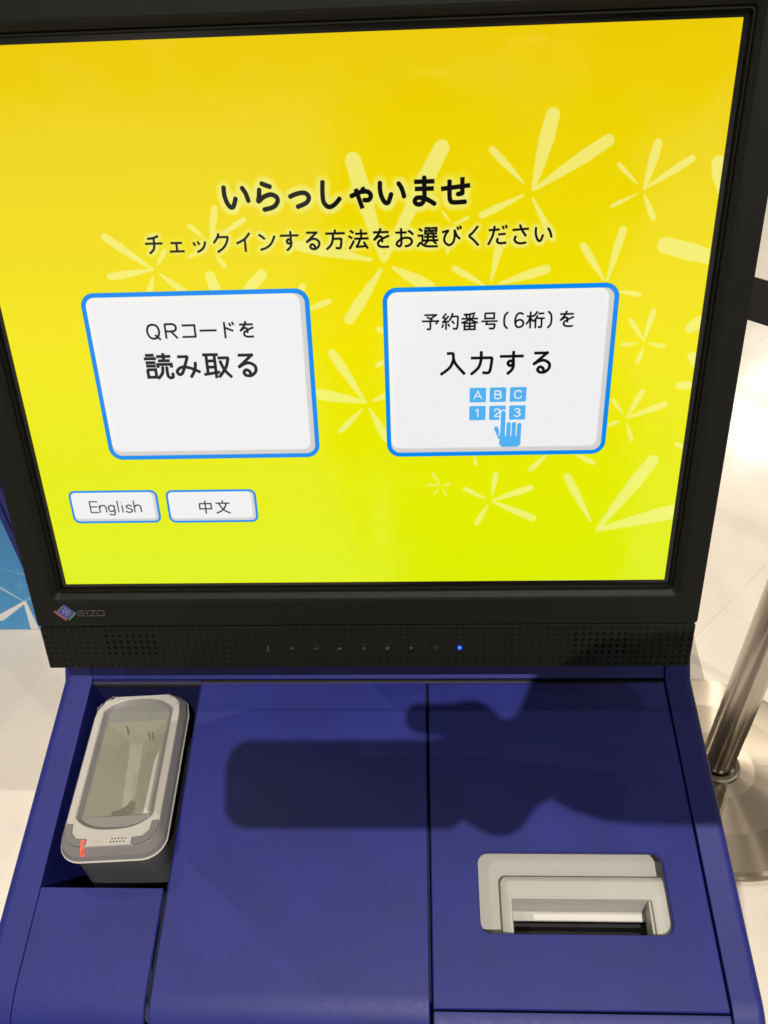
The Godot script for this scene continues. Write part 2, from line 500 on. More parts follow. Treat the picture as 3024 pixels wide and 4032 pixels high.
# ---------------------------------------------------------------- bodies: tapered bones joined by a smooth minimum, meshed as surface nets
func flesh(bones: Array, cell: float, k: float) -> ArrayMesh:
	var lo := Vector3.ONE * 1e9
	var hi := -lo
	for b in bones:
		var r: float = maxf(b[1], b[3]) + k * 3.0 + cell * 2
		lo = lo.min(b[0] - Vector3.ONE * r).min(b[2] - Vector3.ONE * r)
		hi = hi.max(b[0] + Vector3.ONE * r).max(b[2] + Vector3.ONE * r)
	var nx := int((hi.x - lo.x) / cell) + 2
	var ny := int((hi.y - lo.y) / cell) + 2
	var nz := int((hi.z - lo.z) / cell) + 2
	var f := PackedFloat32Array()
	f.resize(nx * ny * nz)
	for b in bones:
		var a: Vector3 = b[0]
		var e: Vector3 = b[2] - b[0]
		var ra: float = b[1]
		var rb: float = b[3]
		var ll := maxf(e.length_squared(), 1e-9)
		var reach := maxf(ra, rb) + k * 3.0
		var p0: Vector3 = ((b[0].min(b[2]) - Vector3.ONE * reach - lo) / cell).floor()
		var p1: Vector3 = ((b[0].max(b[2]) + Vector3.ONE * reach - lo) / cell).ceil()
		for z in range(int(p0.z), int(p1.z) + 1):
			for y in range(int(p0.y), int(p1.y) + 1):
				for x in range(int(p0.x), int(p1.x) + 1):
					var p := lo + Vector3(x, y, z) * cell - a
					var t := clampf(p.dot(e) / ll, 0.0, 1.0)
					var d := (p - e * t).length() - lerpf(ra, rb, t)
					if d < k * 3.0:
						f[x + nx * (y + ny * z)] += exp(-maxf(d, -k * 6.0) / k)
	var id := PackedInt32Array()
	id.resize(nx * ny * nz)
	id.fill(-1)
	var verts := PackedVector3Array()
	var norms := PackedVector3Array()
	var idx := PackedInt32Array()
	var sy := nx
	var sz := nx * ny
	var corner := [0, 1, sy, sy + 1, sz, sz + 1, sz + sy, sz + sy + 1]
	for z in nz - 1:
		for y in ny - 1:
			for x in nx - 1:
				var o := x + sy * y + sz * z
				var inside := 0
				for c in corner:
					if f[o + c] > 1.0:
						inside += 1
				if inside == 0 or inside == 8:
					continue
				var sum := Vector3.ZERO
				var n := 0
				for i in 8:
					for bit in [1, 2, 4]:
						if i & bit:
							continue
						var va := f[o + corner[i]]
						var vb := f[o + corner[i | bit]]
						if (va > 1.0) != (vb > 1.0):
							var la := log(maxf(va, 1e-3))
							var lb := log(maxf(vb, 1e-3))
							var t := la / (la - lb)
							var pa := Vector3(i & 1, (i >> 1) & 1, (i >> 2) & 1)
							var pb := Vector3((i | bit) & 1, ((i | bit) >> 1) & 1, ((i | bit) >> 2) & 1)
							sum += pa.lerp(pb, t)
							n += 1
				var g := Vector3.ZERO
				for i in 8:
					var v := log(maxf(f[o + corner[i]], 1e-3))
					g += v * Vector3((i & 1) * 2 - 1, ((i >> 1) & 1) * 2 - 1, ((i >> 2) & 1) * 2 - 1)
				id[o] = verts.size()
				verts.append(lo + (Vector3(x, y, z) + sum / n) * cell)
				norms.append(-g.normalized())
	for z in range(1, nz - 1):
		for y in range(1, ny - 1):
			for x in range(1, nx - 1):
				var o := x + sy * y + sz * z
				var here := f[o] > 1.0
				for ax in 3:
					var step: int = [1, sy, sz][ax]
					if here == (f[o + step] > 1.0):
						continue
					var u: int = [sy, sz, 1][ax]
					var v: int = [sz, 1, sy][ax]
					var q := [id[o - u - v], id[o - v], id[o], id[o - u]]
					if q.min() < 0:
						continue
					if here:
						idx.append_array(PackedInt32Array([q[0], q[2], q[1], q[0], q[3], q[2]]))
					else:
						idx.append_array(PackedInt32Array([q[0], q[1], q[2], q[0], q[2], q[3]]))
	var arr := []
	arr.resize(Mesh.ARRAY_MAX)
	arr[Mesh.ARRAY_VERTEX] = verts
	arr[Mesh.ARRAY_NORMAL] = norms
	arr[Mesh.ARRAY_INDEX] = idx
	var m := ArrayMesh.new()
	m.add_surface_from_arrays(Mesh.PRIMITIVE_TRIANGLES, arr)
	return m

# ---------------------------------------------------------------- the scene
func _ready() -> void:
	var cam := Camera3D.new()
	cam.name = "camera"
	cam.transform = Transform3D(Basis(Vector3(0.9989, -0.0384, -0.0262), Vector3(0.0117, 0.7532, -0.6576), Vector3(0.045, 0.6566, 0.7529)).orthonormalized(), Vector3(0.0348, 1.25, 0.326))
	cam.fov = 63.37
	cam.near = 0.02
	cam.far = 60.0
	add_child(cam)
	var env := Environment.new()
	env.background_mode = Environment.BG_COLOR
	env.background_color = Color(0.58, 0.55, 0.495).linear_to_srgb()
	env.tonemap_mode = Environment.TONE_MAPPER_LINEAR
	env.tonemap_exposure = 1.08
	env.sdfgi_enabled = true
	env.ssao_enabled = true
	env.ssil_enabled = true
	var we := WorldEnvironment.new()
	we.name = "world_environment"
	we.environment = env
	add_child(we)
	# lamps: place on the ceiling, light_energy
	lamps = [
		[Vector2(0.42, 1.53), 9.5], [Vector2(-1.25, 0.35), 1.35], [Vector2(2.3, 0.9), 0.7], [Vector2(-1.6, -1.6), 2.6],
		[Vector2(1.5, -2.2), 1.3], [Vector2(3.13, -6.0), 3.0], [Vector2(-3.0, -5.0), 2.0], [Vector2(0.2, -4.2), 1.5], [Vector2(-1.4, 4.0), 1.2], [Vector2(2.0, 4.2), 1.2],
	]
	make_glyphs()
	materials()
	build_floor()
	build_ceiling()
	build_kiosk("check_in_kiosk", Vector3(0.00125, 0, 0), true)
	build_kiosk("check_in_kiosk", Vector3(-0.872, 0, -0.875), false)
	build_monitor()
	build_scanner()
	build_printer()
	build_stanchion()
	build_photographer()

var lamps := []

func materials() -> void:
	var blue := mat(rgb(29, 38, 127), 0.55)
	blue.metallic_specular = 0.38
	blue.albedo_texture = noise_texture(0.06, 512, false, 1.0, 77, 0.88, 1.0)
	grain(blue, 42.0, 0.35, 11, 0.85, 1.0)
	blue.detail_enabled = true
	blue.detail_blend_mode = BaseMaterial3D.BLEND_MODE_MUL
	blue.detail_albedo = worn_paint()
	blue.detail_uv_layer = BaseMaterial3D.DETAIL_UV_2
	blue.uv2_triplanar = true
	blue.uv2_scale = Vector3.ONE * 2.6
	M.blue = blue
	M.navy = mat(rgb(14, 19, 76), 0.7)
	M.black = mat(rgb(13, 14, 12), 0.6)
	M.black.metallic_specular = 0.28
	grain(M.black, 60.0, 0.5, 31, 0.85, 1.0)
	M.bead = mat(rgb(60, 58, 70), 0.5)
	M.gap = mat(rgb(10, 10, 14), 0.8)
	M.gloss_black = mat(rgb(9, 9, 9), 0.2)
	M.cream = mat(rgb(160, 159, 154), 0.4)
	M.cream_dark = mat(rgb(150, 149, 144), 0.5)
	M.housing = mat(rgb(106, 105, 105), 0.42)
	M.housing_light = mat(rgb(152, 148, 143), 0.42)
	M.rim = mat(rgb(172, 168, 162), 0.35)
	M.housing_dark = mat(rgb(86, 86, 87), 0.45)
	M.wall_grey = mat(rgb(70, 72, 78), 0.55)
	M.olive = mat(rgb(122, 123, 106), 0.3)
	M.mark = mat(rgb(52, 46, 34), 0.8)
	var steel := mat(Color(0.60, 0.56, 0.50), 0.29, 1.0)
	steel.anisotropy_enabled = true
	steel.anisotropy = 1.0
	M.brushed = steel
	M.steel = mat(Color(0.72, 0.69, 0.65), 0.22, 1.0)
	M.belt = mat(rgb(16, 16, 17), 0.85)
	var tile := mat(rgb(234, 225, 212), 0.5)
	tile.uv1_triplanar = true
	tile.uv1_world_triplanar = true
	tile.uv1_scale = Vector3.ONE * 0.7
	tile.albedo_texture = noise_texture(0.008, 512, false, 1.0, 5, 0.93, 1.0)
	tile.roughness_texture = noise_texture(0.01, 512, false, 1.0, 8, 0.34, 0.62)
	M.tile = tile
	M.plaster = mat(rgb(150, 148, 144), 0.95)

# ---------------------------------------------------------------- setting
func build_floor() -> void:
	var st := SurfaceTool.new()
	st.begin(Mesh.PRIMITIVE_TRIANGLES)
	box(Vector3(24, 24, 0.2), Vector3(0, 0, -0.1022), 0.001, st)
	var flat := Transform3D(Basis(Vector3.RIGHT, Vector3.FORWARD, Vector3.UP), Vector3.ZERO)
	var f := add_part("floor", st.commit(), M.tile, self, flat)
	f.set_meta("kind", "structure")
	# square vinyl tiles laid diagonally; joints where the photograph shows them
	var s := 0.4575
	var one := box(Vector3(s - 0.0003, s - 0.0003, 0.0021), Vector3(0, 0, -0.00105), 0.0001)
	for i in range(-7, 8):
		for j in range(-7, 8):
			# p along (1,0,1), q along (1,0,-1)
			var p := -0.174 / sqrt(2.0) + (i + 0.5) * s
			var q := 1.434 / sqrt(2.0) + (j + 0.5) * s - s * 3
			var c := Vector3((p + q) / sqrt(2.0), 0, (p - q) / sqrt(2.0))
			if absf(c.x) > 2.6 or c.z < -3.4 or c.z > 1.6:
				continue
			add_part("floor_tile", one, M.tile, f, Transform3D(Basis(Vector3.BACK, PI / 4), Vector3(c.x, -c.z, 0)))

func build_ceiling() -> void:
	var c := add_part("ceiling", box(Vector3(18, 0.2, 18), Vector3(0, CEILING + 0.1, -1), 0.01), M.plaster, self)
	c.set_meta("kind", "structure")
	var glow := mat(Color.BLACK, 0.5)
	glow.emission_enabled = true
	glow.emission = Color(1.0, 0.965, 0.915)
	glow.emission_energy_multiplier = 6.0
	var trim := mat(rgb(235, 232, 226), 0.4)
	var ring := lathe([Vector2(0.052, -0.010), Vector2(0.060, -0.016), Vector2(0.085, -0.010), Vector2(0.085, -0.0005)], 40)
	var disc := lathe([Vector2(0.058, -0.0065), Vector2(0.058, -0.0060), Vector2(0.0, -0.0055)], 32)
	var low := lathe([Vector2(0.0, -0.0065), Vector2(0.058, -0.0066)], 32)
	for k in lamps.size():
		var l: Array = lamps[k]
		var at: Vector2 = l[0]
		var t := thing("ceiling_light", "round recessed ceiling downlight " + ["above and behind the person with the camera", "left of the blue kiosks", "right of the rope stanchion", "above the far side of the left kiosk", "beyond the black belt on the right", "far beyond the stanchion, mirrored in the floor", "far beyond the left kiosk", "far behind the monitor", "behind the person, to the left", "behind the person, to the right"][k], "ceiling light", Vector3(at.x, CEILING, at.y), "downlights in the ceiling")
		add_part("trim_ring", ring, trim, t)
		add_part("lamp_disc", low, glow, t)
		var s := SpotLight3D.new()
		s.name = "lamp_light"
		t.add_child(s, true)
		s.position = Vector3(0, -0.03, 0)
		s.rotation = Vector3(-PI / 2, 0, 0)
		s.spot_angle = 78
		s.spot_angle_attenuation = 0.4
		s.spot_range = 12
		s.spot_attenuation = 2
		s.light_energy = l[1]
		s.light_color = Color(1.0, 0.965, 0.915)
		s.light_size = 0.01
		s.shadow_enabled = true

# ---------------------------------------------------------------- kiosk
func deck_frame(x := 0.0) -> Transform3D:
	return Transform3D(Basis(Vector3.RIGHT, Vector3(0, sin(DECK_TILT), -cos(DECK_TILT)), Vector3(0, cos(DECK_TILT), sin(DECK_TILT))), Vector3(x, DECK_TOP, 0))

func bent_sheet(y_top: float, y_bend: float, r: float, drop: float, th: float) -> PackedVector2Array:
	# section of a deck plate: flat from y_top to y_bend, then bent down over the front
	var turn := PI / 2 - DECK_TILT
	var outer := PackedVector2Array()
	var inner := PackedVector2Array()
	outer.append(Vector2(y_top, 0))
	inner.append(Vector2(y_top, -th))
	for i in 13:
		var a := turn * i / 12.0
		outer.append(Vector2(y_bend - r * sin(a), -r + r * cos(a)))
		inner.append(Vector2(y_bend - (r - th) * sin(a), -r + (r - th) * cos(a)))
	var d := Vector2(-cos(turn), -sin(turn)) * drop
	outer.append(outer[-1] + d)
	inner.append(inner[-1] + d)
	inner.reverse()
	outer.append_array(inner)
	return outer

func across(p: PackedVector2Array, x0: float, x1: float, ch := 0.0007) -> ArrayMesh:
	return extrude(p, x0, x1, ch)

func build_kiosk(called: String, at: Vector3, near: bool) -> void:
	var label := "deep blue check-in kiosk with sloping deck under the yellow touch screen" if near else "second blue kiosk at the left edge, light blue front printed with white petals"
	var k := thing(called, label, "kiosk", at, "check-in kiosks in the hall")
	var d := deck_frame()
	var side := Transform3D(Basis(d.basis.y, d.basis.z, d.basis.x), d.origin)     # 2D (up the deck, out of the deck), length along x
	var up := Transform3D(Basis(Vector3.FORWARD, Vector3.UP, Vector3.RIGHT), Vector3.ZERO)   # 2D (away, up), length along x
	var E := 0.00125
	# deck plates
	add_part("center_panel", across(bent_sheet(0.0085, -0.168, 0.03, 0.05, 0.0025), -0.1115 - E, 0.0363 - E), M.blue, k, side)
	if near:
		add_part("lower_left_panel", across(bent_sheet(-0.1178, -0.168, 0.03, 0.05, 0.0025), -0.1852 - E, -0.1137 - E), M.blue, k, side)
	else:
		add_part("lower_left_panel", across(bent_sheet(0.0085, -0.168, 0.03, 0.05, 0.0025), -0.1852 - E, -0.1137 - E), M.blue, k, side)
	add_part("front_trim", across(bent_sheet(-0.1760, -0.1765, 0.026, 0.05, 0.0025), 0.0379 - E, 0.1893 - E), M.blue, k, side)
	# right plate with the printer window
	var rw := 0.1893 - 0.0379
	var rh := 0.1748 + 0.0085
	var rc := Vector2((0.1893 + 0.0379) / 2 - E, (0.0085 - 0.1748) / 2)
	var wc := Vector2((0.0645 + 0.1685) / 2 - E, (-0.0967 - 0.139) / 2)
	var ww := 0.104
	var wh := 0.0423
	var L := []
	if near:
		L = [lift(rr(rw, rh, 0.0008, 5, rc.x, rc.y), -0.004), lift(rr(rw, rh, 0.0008, 5, rc.x, rc.y), -0.0006), lift(rr(rw - 0.0012, rh - 0.0012, 0.0006, 5, rc.x, rc.y), 0.0),
			lift(rr(ww + 0.0008, wh + 0.0008, 0.0062, 5, wc.x, wc.y), 0.0), lift(rr(ww, wh, 0.006, 5, wc.x, wc.y), -0.0005), lift(rr(ww, wh, 0.006, 5, wc.x, wc.y), -0.004), lift(rr(rw, rh, 0.0008, 5, rc.x, rc.y), -0.004)]
		add_part("printer_panel", loft(L), M.blue, k, d)
	else:
		add_part("printer_panel", box(Vector3(rw, rh, 0.004), Vector3(rc.x, rc.y, -0.002), 0.0006), M.blue, k, d)
	# strip that leads up under the monitor, and the bead in the seam
	var T := Transform3D(d.basis, d.origin)
	var foot: Vector3 = T * Vector3(0, 0.0105, 0.0)
	var strip := frame_of(foot, PI / 2 - deg_to_rad(50))
	add_part("top_strip", box(Vector3(0.3755, 0.030, 0.003), Vector3(0.0022 - E, 0.0155, -0.0015), 0.0006), M.blue, k, strip)
	add_part("seam_bead", box(Vector3(0.3755, 0.0009, 0.003), Vector3(0.0022 - E, 0.0096, -0.0028), 0.0003), M.bead, k, d)
	add_part("under_deck", box(Vector3(0.372, 0.009, 0.002), Vector3(0.0015, 0.0137, -0.0062), 0.0005), M.gap, k, d)
	# cover behind the strip, under and behind the monitor
	var s_top: Vector3 = strip * Vector3(0, 0.030, 0)
	add_part("top_cover", box(Vector3(0.3755, 0.003, 0.205), Vector3(0.0022 - E, s_top.y - 0.0016, s_top.z - 0.104), 0.0006), M.blue, k)
	# two side panels, one thick board each, profile from the floor to the deck
	var prof := PackedVector2Array()
	var dk := func(v: float, w: float) -> Vector2:
		var g: Vector3 = T * Vector3(0, v, w)
		return Vector2(-g.z, g.y)
	prof.append(Vector2(-0.12, 0.0))
	prof.append(Vector2(0.235, 0.0))
	prof.append(Vector2(0.235, s_top.y))
	prof.append(Vector2(-s_top.z, s_top.y))
	prof.append(Vector2(-foot.z, foot.y))
	for p in bent_sheet(0.0085, -0.168, 0.03, 0.05, 0.0025).slice(1, 14):
		prof.append(dk.call(p.x, p.y))
	var lip: Vector2 = prof[-1]
	prof.append(Vector2(lip.x, lip.y - 0.06))
	prof.append(Vector2(-0.12, lip.y - 0.10))
	var cut := prof.duplicate()
	add_part("side_panel", rounded(cut, -0.2065, -0.1865, 0.0055, 0.0007), M.blue, k, up)
	add_part("side_panel", rounded(cut, 0.1893, 0.2065, 0.0007, 0.0045), M.blue, k, up)
	# back, front frame with its seam, and the printed sheet
	add_part("back_panel", box(Vector3(0.372, s_top.y - 0.004, 0.003), Vector3(0.0014, s_top.y / 2 - 0.001, -0.230), 0.0006), M.blue, k)
	for s in [-1, 1]:
		add_part("front_stile", box(Vector3(0.0115, 0.68, 0.006), Vector3(s * 0.1661, 0.34, 0.117), 0.0012), M.blue, k)
		add_part("front_stile", box(Vector3(0.0125, 0.68, 0.006), Vector3(s * 0.1805, 0.34, 0.117), 0.0012), M.blue, k)
	add_part("front_rail", box(Vector3(0.3198, 0.056, 0.006), Vector3(0, 0.652, 0.117), 0.0012), M.blue, k)
	var pm := mat(Color.WHITE, 0.4)
	pm.albedo_texture = M.get_or_add("petals", flower_print())
	var quad := QuadMesh.new()
	quad.size = Vector2(0.3195, 0.622)
	add_part("front_print", quad, pm, k, Transform3D(Basis(), Vector3(0, 0.3125, 0.1162)))
	add_part("front_board", box(Vector3(0.372, 0.68, 0.003), Vector3(0.0014, 0.342, 0.1125), 0.0005), M.navy, k)
	# dark inside: the bay of the scanner, and a tray under the deck
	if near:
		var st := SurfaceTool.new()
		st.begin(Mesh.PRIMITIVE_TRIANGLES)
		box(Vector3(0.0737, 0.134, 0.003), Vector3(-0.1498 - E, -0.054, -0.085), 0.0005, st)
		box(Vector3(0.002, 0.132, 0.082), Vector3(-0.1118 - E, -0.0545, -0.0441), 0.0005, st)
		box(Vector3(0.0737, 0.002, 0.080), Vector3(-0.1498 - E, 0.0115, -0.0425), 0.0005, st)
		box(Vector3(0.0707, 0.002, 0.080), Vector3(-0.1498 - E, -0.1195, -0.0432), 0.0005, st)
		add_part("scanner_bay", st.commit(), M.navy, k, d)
	add_part("deck_tray", box(Vector3(0.30, 0.194, 0.002), Vector3(0.0395 - E, -0.080, -0.0975), 0.0005), M.gap, k, d)
	for x in [0.0371, 0.1905]:
		add_part("seam_backing", box(Vector3(0.004, 0.18, 0.003), Vector3(x - E, -0.081, -0.0075), 0.0005), M.gap, k, d)
	add_part("seam_backing", box(Vector3(0.150, 0.004, 0.003), Vector3(0.1136 - E, -0.1754, -0.0075), 0.0005), M.gap, k, d)
	add_part("seam_backing", box(Vector3(0.004, 0.056, 0.003), Vector3(-0.1126 - E, -0.146, -0.0075), 0.0005), M.gap, k, d)

# ---------------------------------------------------------------- monitor
func build_monitor() -> void:
	var base := Vector3(0, SCREEN_FOOT, 0)
	var t := thing("touch_monitor", "black flat touch monitor leaning back above the blue deck, welcome page on yellow", "monitor", base)
	var f := frame_of(Vector3.ZERO, SCREEN_TILT)
	var W := 0.338
	var H := 0.2688
	var sm := mat(Color(0.006, 0.006, 0.006), 0.06)
	sm.roughness = 1.0
	sm.roughness_texture = noise_texture(0.012, 512, false, 1.0, 91, 0.03, 0.20)
	sm.emission_enabled = true
	sm.emission = Color.BLACK
	sm.emission_texture = screen_picture()
	sm.emission_energy_multiplier = 0.92
	var q := QuadMesh.new()
	q.size = Vector2(W + 0.0, H + 0.0)
	add_part("screen", q, sm, t, f * Transform3D(Basis(), Vector3(0, H / 2, 0)))
	var ow := 0.3776
	var oy0 := -0.0252
	var oy1 := 0.2945
	var oc := (oy0 + oy1) / 2
	var oh := oy1 - oy0
	var opening := func(off: float, z: float, r: float) -> PackedVector3Array:
		return lift(rr(W + 2 * off, H + 2 * off, r, 5, 0, H / 2), z)
	add_part("bezel", loft([
		lift(rr(ow, oh, 0.0018, 5, 0, oc), -0.014), lift(rr(ow, oh, 0.0018, 5, 0, oc), 0.0054), lift(rr(ow - 0.0004, oh - 0.0004, 0.0016, 5, 0, oc), 0.0058), lift(rr(ow - 0.0012, oh - 0.0012, 0.0012, 5, 0, oc), 0.006),
		opening.call(0.0084, 0.006, 0.004), opening.call(0.0070, 0.0056, 0.0034), opening.call(0.0046, 0.0034, 0.0022), opening.call(0.0041, 0.0024, 0.002)]), M.black, t, f)
	add_part("inner_lip", loft([opening.call(0.0045, 0.0014, 0.002), opening.call(0.0034, 0.0030, 0.0018), opening.call(0.0030, 0.0030, 0.0016), opening.call(0.0027, 0.0007, 0.0012)]), M.black, t, f)
	add_part("screen_border", loft([opening.call(0.0046, 0.0005, 0.002), opening.call(0.0, 0.0005, 0.0004), opening.call(0.0, -0.001, 0.0004)]), M.gloss_black, t, f)
	add_part("rear_housing", loft([lift(rr(0.26, 0.22, 0.02, 5, 0, 0.13), -0.062), lift(rr(0.30, 0.26, 0.02, 5, 0, 0.13), -0.056), lift(rr(0.372, 0.346, 0.006, 5, 0, 0.1195), -0.020), lift(rr(0.372, 0.346, 0.006, 5, 0, 0.1195), -0.010)], true, true), M.black, t, f)
	# loudspeaker bar below the seam, its face a grid of real pits
	var st := SurfaceTool.new()
	st.begin(Mesh.PRIMITIVE_TRIANGLES)
	var by0 := -0.0556
	var by1 := -0.0264
	var gw := 0.376
	var gy0 := -0.0554
	var pitch := Vector2(0.004, 0.0041)
	var gh := 7 * pitch.y
	loft([lift(rr(ow - 0.0006, by1 - by0, 0.0012, 5, 0, (by0 + by1) / 2), -0.014), lift(rr(ow - 0.0006, by1 - by0, 0.0012, 5, 0, (by0 + by1) / 2), 0.0046), lift(rr(gw, gh, 0.0004, 5, 0, gy0 + gh / 2), 0.005)], true, false, st)
	for row in 7:
		for col in 94:
			var c := Vector2(-gw / 2 + (col + 0.5) * pitch.x, gy0 + (row + 0.5) * pitch.y)
			var u := c.x
			var deep := absf(u) > 0.120 and absf(u) < 0.151 and row > 1 and row < 6
			var plain_cell := absf(u) < 0.064 and row > 1 and row < 5
			var sq := PackedVector3Array()
			var oc8 := PackedVector3Array()
			var oc8b := PackedVector3Array()
			var rad := 0.00105 if deep else 0.0007
			for i in 8:
				var a := TAU * i / 8.0 + PI / 4
				var m := maxf(absf(cos(a)), absf(sin(a)))
				sq.append(Vector3(c.x + cos(a) / m * pitch.x / 2, c.y + sin(a) / m * pitch.y / 2, 0.005))
				oc8.append(Vector3(c.x + cos(a) * rad, c.y + sin(a) * rad, 0.005))
				oc8b.append(Vector3(c.x + cos(a) * rad * 0.8, c.y + sin(a) * rad * 0.8, 0.005 - (0.0028 if deep else 0.0007)))
			if plain_cell:
				cap(st, sq, Vector3.BACK)
			else:
				band(st, sq, oc8)
				band(st, oc8, oc8b)
				cap(st, oc8b, Vector3.BACK)
	add_part("speaker_bar", st.commit(), M.black, t, f)
	# a row of small keys with their signs, then the blue power light
	var key := mat(rgb(12, 13, 11), 0.6)
	key.metallic_specular = 0.25
	var sign_m := mat(rgb(48, 48, 46), 0.6)
	for k in 8:
		var u := -0.0554 + 0.01393 * k
		var v := -0.0417
		var kt := add_part("key", loft([lift(rr(0.0056, 0.0056, 0.0028, 4, u, v), 0.0049), lift(rr(0.0056, 0.0056, 0.0028, 4, u, v), 0.0053), lift(rr(0.0050, 0.0050, 0.0025, 4, u, v), 0.0055)], false, true), key, t, f)
		var sg := SurfaceTool.new()
		sg.begin(Mesh.PRIMITIVE_TRIANGLES)
		match k:
			4: extrude(PackedVector2Array([Vector2(u - 0.0013, v), Vector2(u + 0.0010, v - 0.0012), Vector2(u + 0.0010, v + 0.0012)]), 0.0053, 0.0057, 0.0001, sg)
			6: extrude(PackedVector2Array([Vector2(u + 0.0013, v), Vector2(u - 0.0010, v + 0.0012), Vector2(u - 0.0010, v - 0.0012)]), 0.0053, 0.0057, 0.0001, sg)
			0:
				extrude(rr(0.0012, 0.0026, 0.0006, 3, u, v + 0.0004), 0.0053, 0.0057, 0.0001, sg)
				extrude(rr(0.0024, 0.0005, 0.0002, 2, u, v - 0.0016), 0.0053, 0.0057, 0.0001, sg)
			7: loft([lift(rr(0.0026, 0.0026, 0.0013, 4, u, v), 0.0054), lift(rr(0.0026, 0.0026, 0.0013, 4, u, v), 0.0057), lift(rr(0.0020, 0.0020, 0.0010, 4, u, v), 0.0057), lift(rr(0.0020, 0.0020, 0.0010, 4, u, v), 0.0054)], false, false, sg)
			5: extrude(rr(0.0024, 0.0024, 0.0012, 4, u, v), 0.0053, 0.0057, 0.0001, sg)
			2:
				extrude(PackedVector2Array([Vector2(u - 0.0013, v), Vector2(u, v - 0.0011), Vector2(u, v + 0.0011)]), 0.0053, 0.0057, 0.0001, sg)
				extrude(rr(0.0004, 0.0018, 0.0001, 2, u + 0.0007, v), 0.0053, 0.0057, 0.0001, sg)
				extrude(rr(0.0004, 0.0026, 0.0001, 2, u + 0.0015, v), 0.0053, 0.0057, 0.0001, sg)
			1: extrude(PackedVector2Array([Vector2(u - 0.0016, v + 0.0004), Vector2(u - 0.0002, v - 0.0002), Vector2(u + 0.0016, v - 0.0010), Vector2(u + 0.0006, v + 0.0009)]), 0.0053, 0.0057, 0.0001, sg)
			3: extrude(PackedVector2Array([Vector2(u - 0.0014, v - 0.0008), Vector2(u + 0.0014, v - 0.0008), Vector2(u + 0.0009, v + 0.0010), Vector2(u - 0.0003, v + 0.0003), Vector2(u - 0.0011, v + 0.0008)]), 0.0053, 0.0057, 0.0001, sg)
		add_part("key_sign", sg.commit(), sign_m, kt)
	var led := mat(rgb(20, 60, 200), 0.3)
	led.emission_enabled = true
	led.emission = Color(0.05, 0.22, 1.0)
	led.emission_energy_multiplier = 5.0
	var bulb := SphereMesh.new()
	bulb.radius = 0.00115
	bulb.height = 0.0023
	bulb.radial_segments = 16
	bulb.rings = 8
	add_part("power_light", bulb, led, t, f * Transform3D(Basis(), Vector3(0.056, -0.0417, 0.0054)))
	# maker's mark: a square on its corner with chequers, and four letters beside it
	var lb := mat(rgb(46, 50, 112), 0.4)
	var badge := SurfaceTool.new()
	badge.begin(Mesh.PRIMITIVE_TRIANGLES)
	var lc := Vector2(-0.1711, -0.0149)
	var dm := func(a: float, b: float) -> Vector2:      # a along the lower left edge, b along the lower right edge
		return lc + Vector2(0, -0.0061) + a * Vector2(-0.0062, 0.0061) + b * Vector2(0.0062, 0.0061)
	var quad4 := func(a0: float, b0: float, a1: float, b1: float) -> PackedVector2Array:
		return PackedVector2Array([dm.call(a0, b0), dm.call(a0, b1), dm.call(a1, b1), dm.call(a1, b0)])
	extrude(quad4.call(0.0, 0.17, 0.83, 1.0), 0.0058, 0.0064, 0.0001, badge)
	var bp := add_part("badge", badge.commit(), lb, t, f)
	add_part("badge_edge", extrude(quad4.call(0.0, 0.0, 1.0, 0.16), 0.0058, 0.0063, 0.0001), mat(rgb(120, 60, 56), 0.4), bp)
	add_part("badge_edge", extrude(quad4.call(-0.16, 0.2, -0.01, 1.0), 0.0058, 0.0063, 0.0001), mat(rgb(62, 96, 74), 0.4), bp)
	var ck := SurfaceTool.new()
	ck.begin(Mesh.PRIMITIVE_TRIANGLES)
	for i in 4:
		for j in 4:
			if (i + j) % 2 == 0:
				var a := 0.16 + i * 0.13
				var b := 0.40 + j * 0.13
				extrude(quad4.call(a, b, a + 0.10, b + 0.10), 0.0063, 0.0066, 0.00005, ck)
	for j in 4:
		extrude(quad4.call(0.80, 0.25 + 0.18 * j, 0.86, 0.35 + 0.18 * j), 0.0063, 0.0066, 0.00005, ck)
	add_part("badge_chequers", ck.commit(), mat(rgb(112, 114, 138), 0.4), bp)
	var lt := SurfaceTool.new()
	lt.begin(Mesh.PRIMITIVE_TRIANGLES)
	var letters := {"E": [[0, 0, 0, 1], [0, 0, 0.9, 0], [0, 0.5, 0.9, 0.5], [0, 1, 0.9, 1]], "I": [[0.3, 0, 0.3, 1]], "Z": [[0, 1, 1, 1], [1, 1, 0, 0], [0, 0, 1, 0]], "O": [[0, 0, 0, 1], [1, 0, 1, 1], [0, 0, 1, 0], [0, 1, 1, 1]]}
	var starts := [-0.1630, -0.1587, -0.1563, -0.1516]
	for i in 4:
		for s in letters["EIZO"[i]]:
			var a := Vector2(starts[i] + s[0] * 0.0038, -0.0176 + s[1] * 0.0034)
			var b := Vector2(starts[i] + s[2] * 0.0038, -0.0176 + s[3] * 0.0034)
			var dd := (b - a).normalized() * 0.00036
			var nn := Vector2(-dd.y, dd.x)
			extrude(PackedVector2Array([a - dd - nn, b + dd - nn, b + dd + nn, a - dd + nn]), 0.0058, 0.0062, 0.00005, lt)
	add_part("maker_letters", lt.commit(), mat(rgb(44, 44, 42), 0.5), t, f)
	# the foot that carries it, out of sight under the housing
	add_part("mount", box(Vector3(0.12, 0.10, 0.04), Vector3(0, 0.0, -0.085), 0.003), M.black, t)
	add_part("mount", box(Vector3(0.16, 0.012, 0.12), Vector3(0, SCREEN_FOOT * 0 - 0.064, -0.105), 0.003), M.black, t)

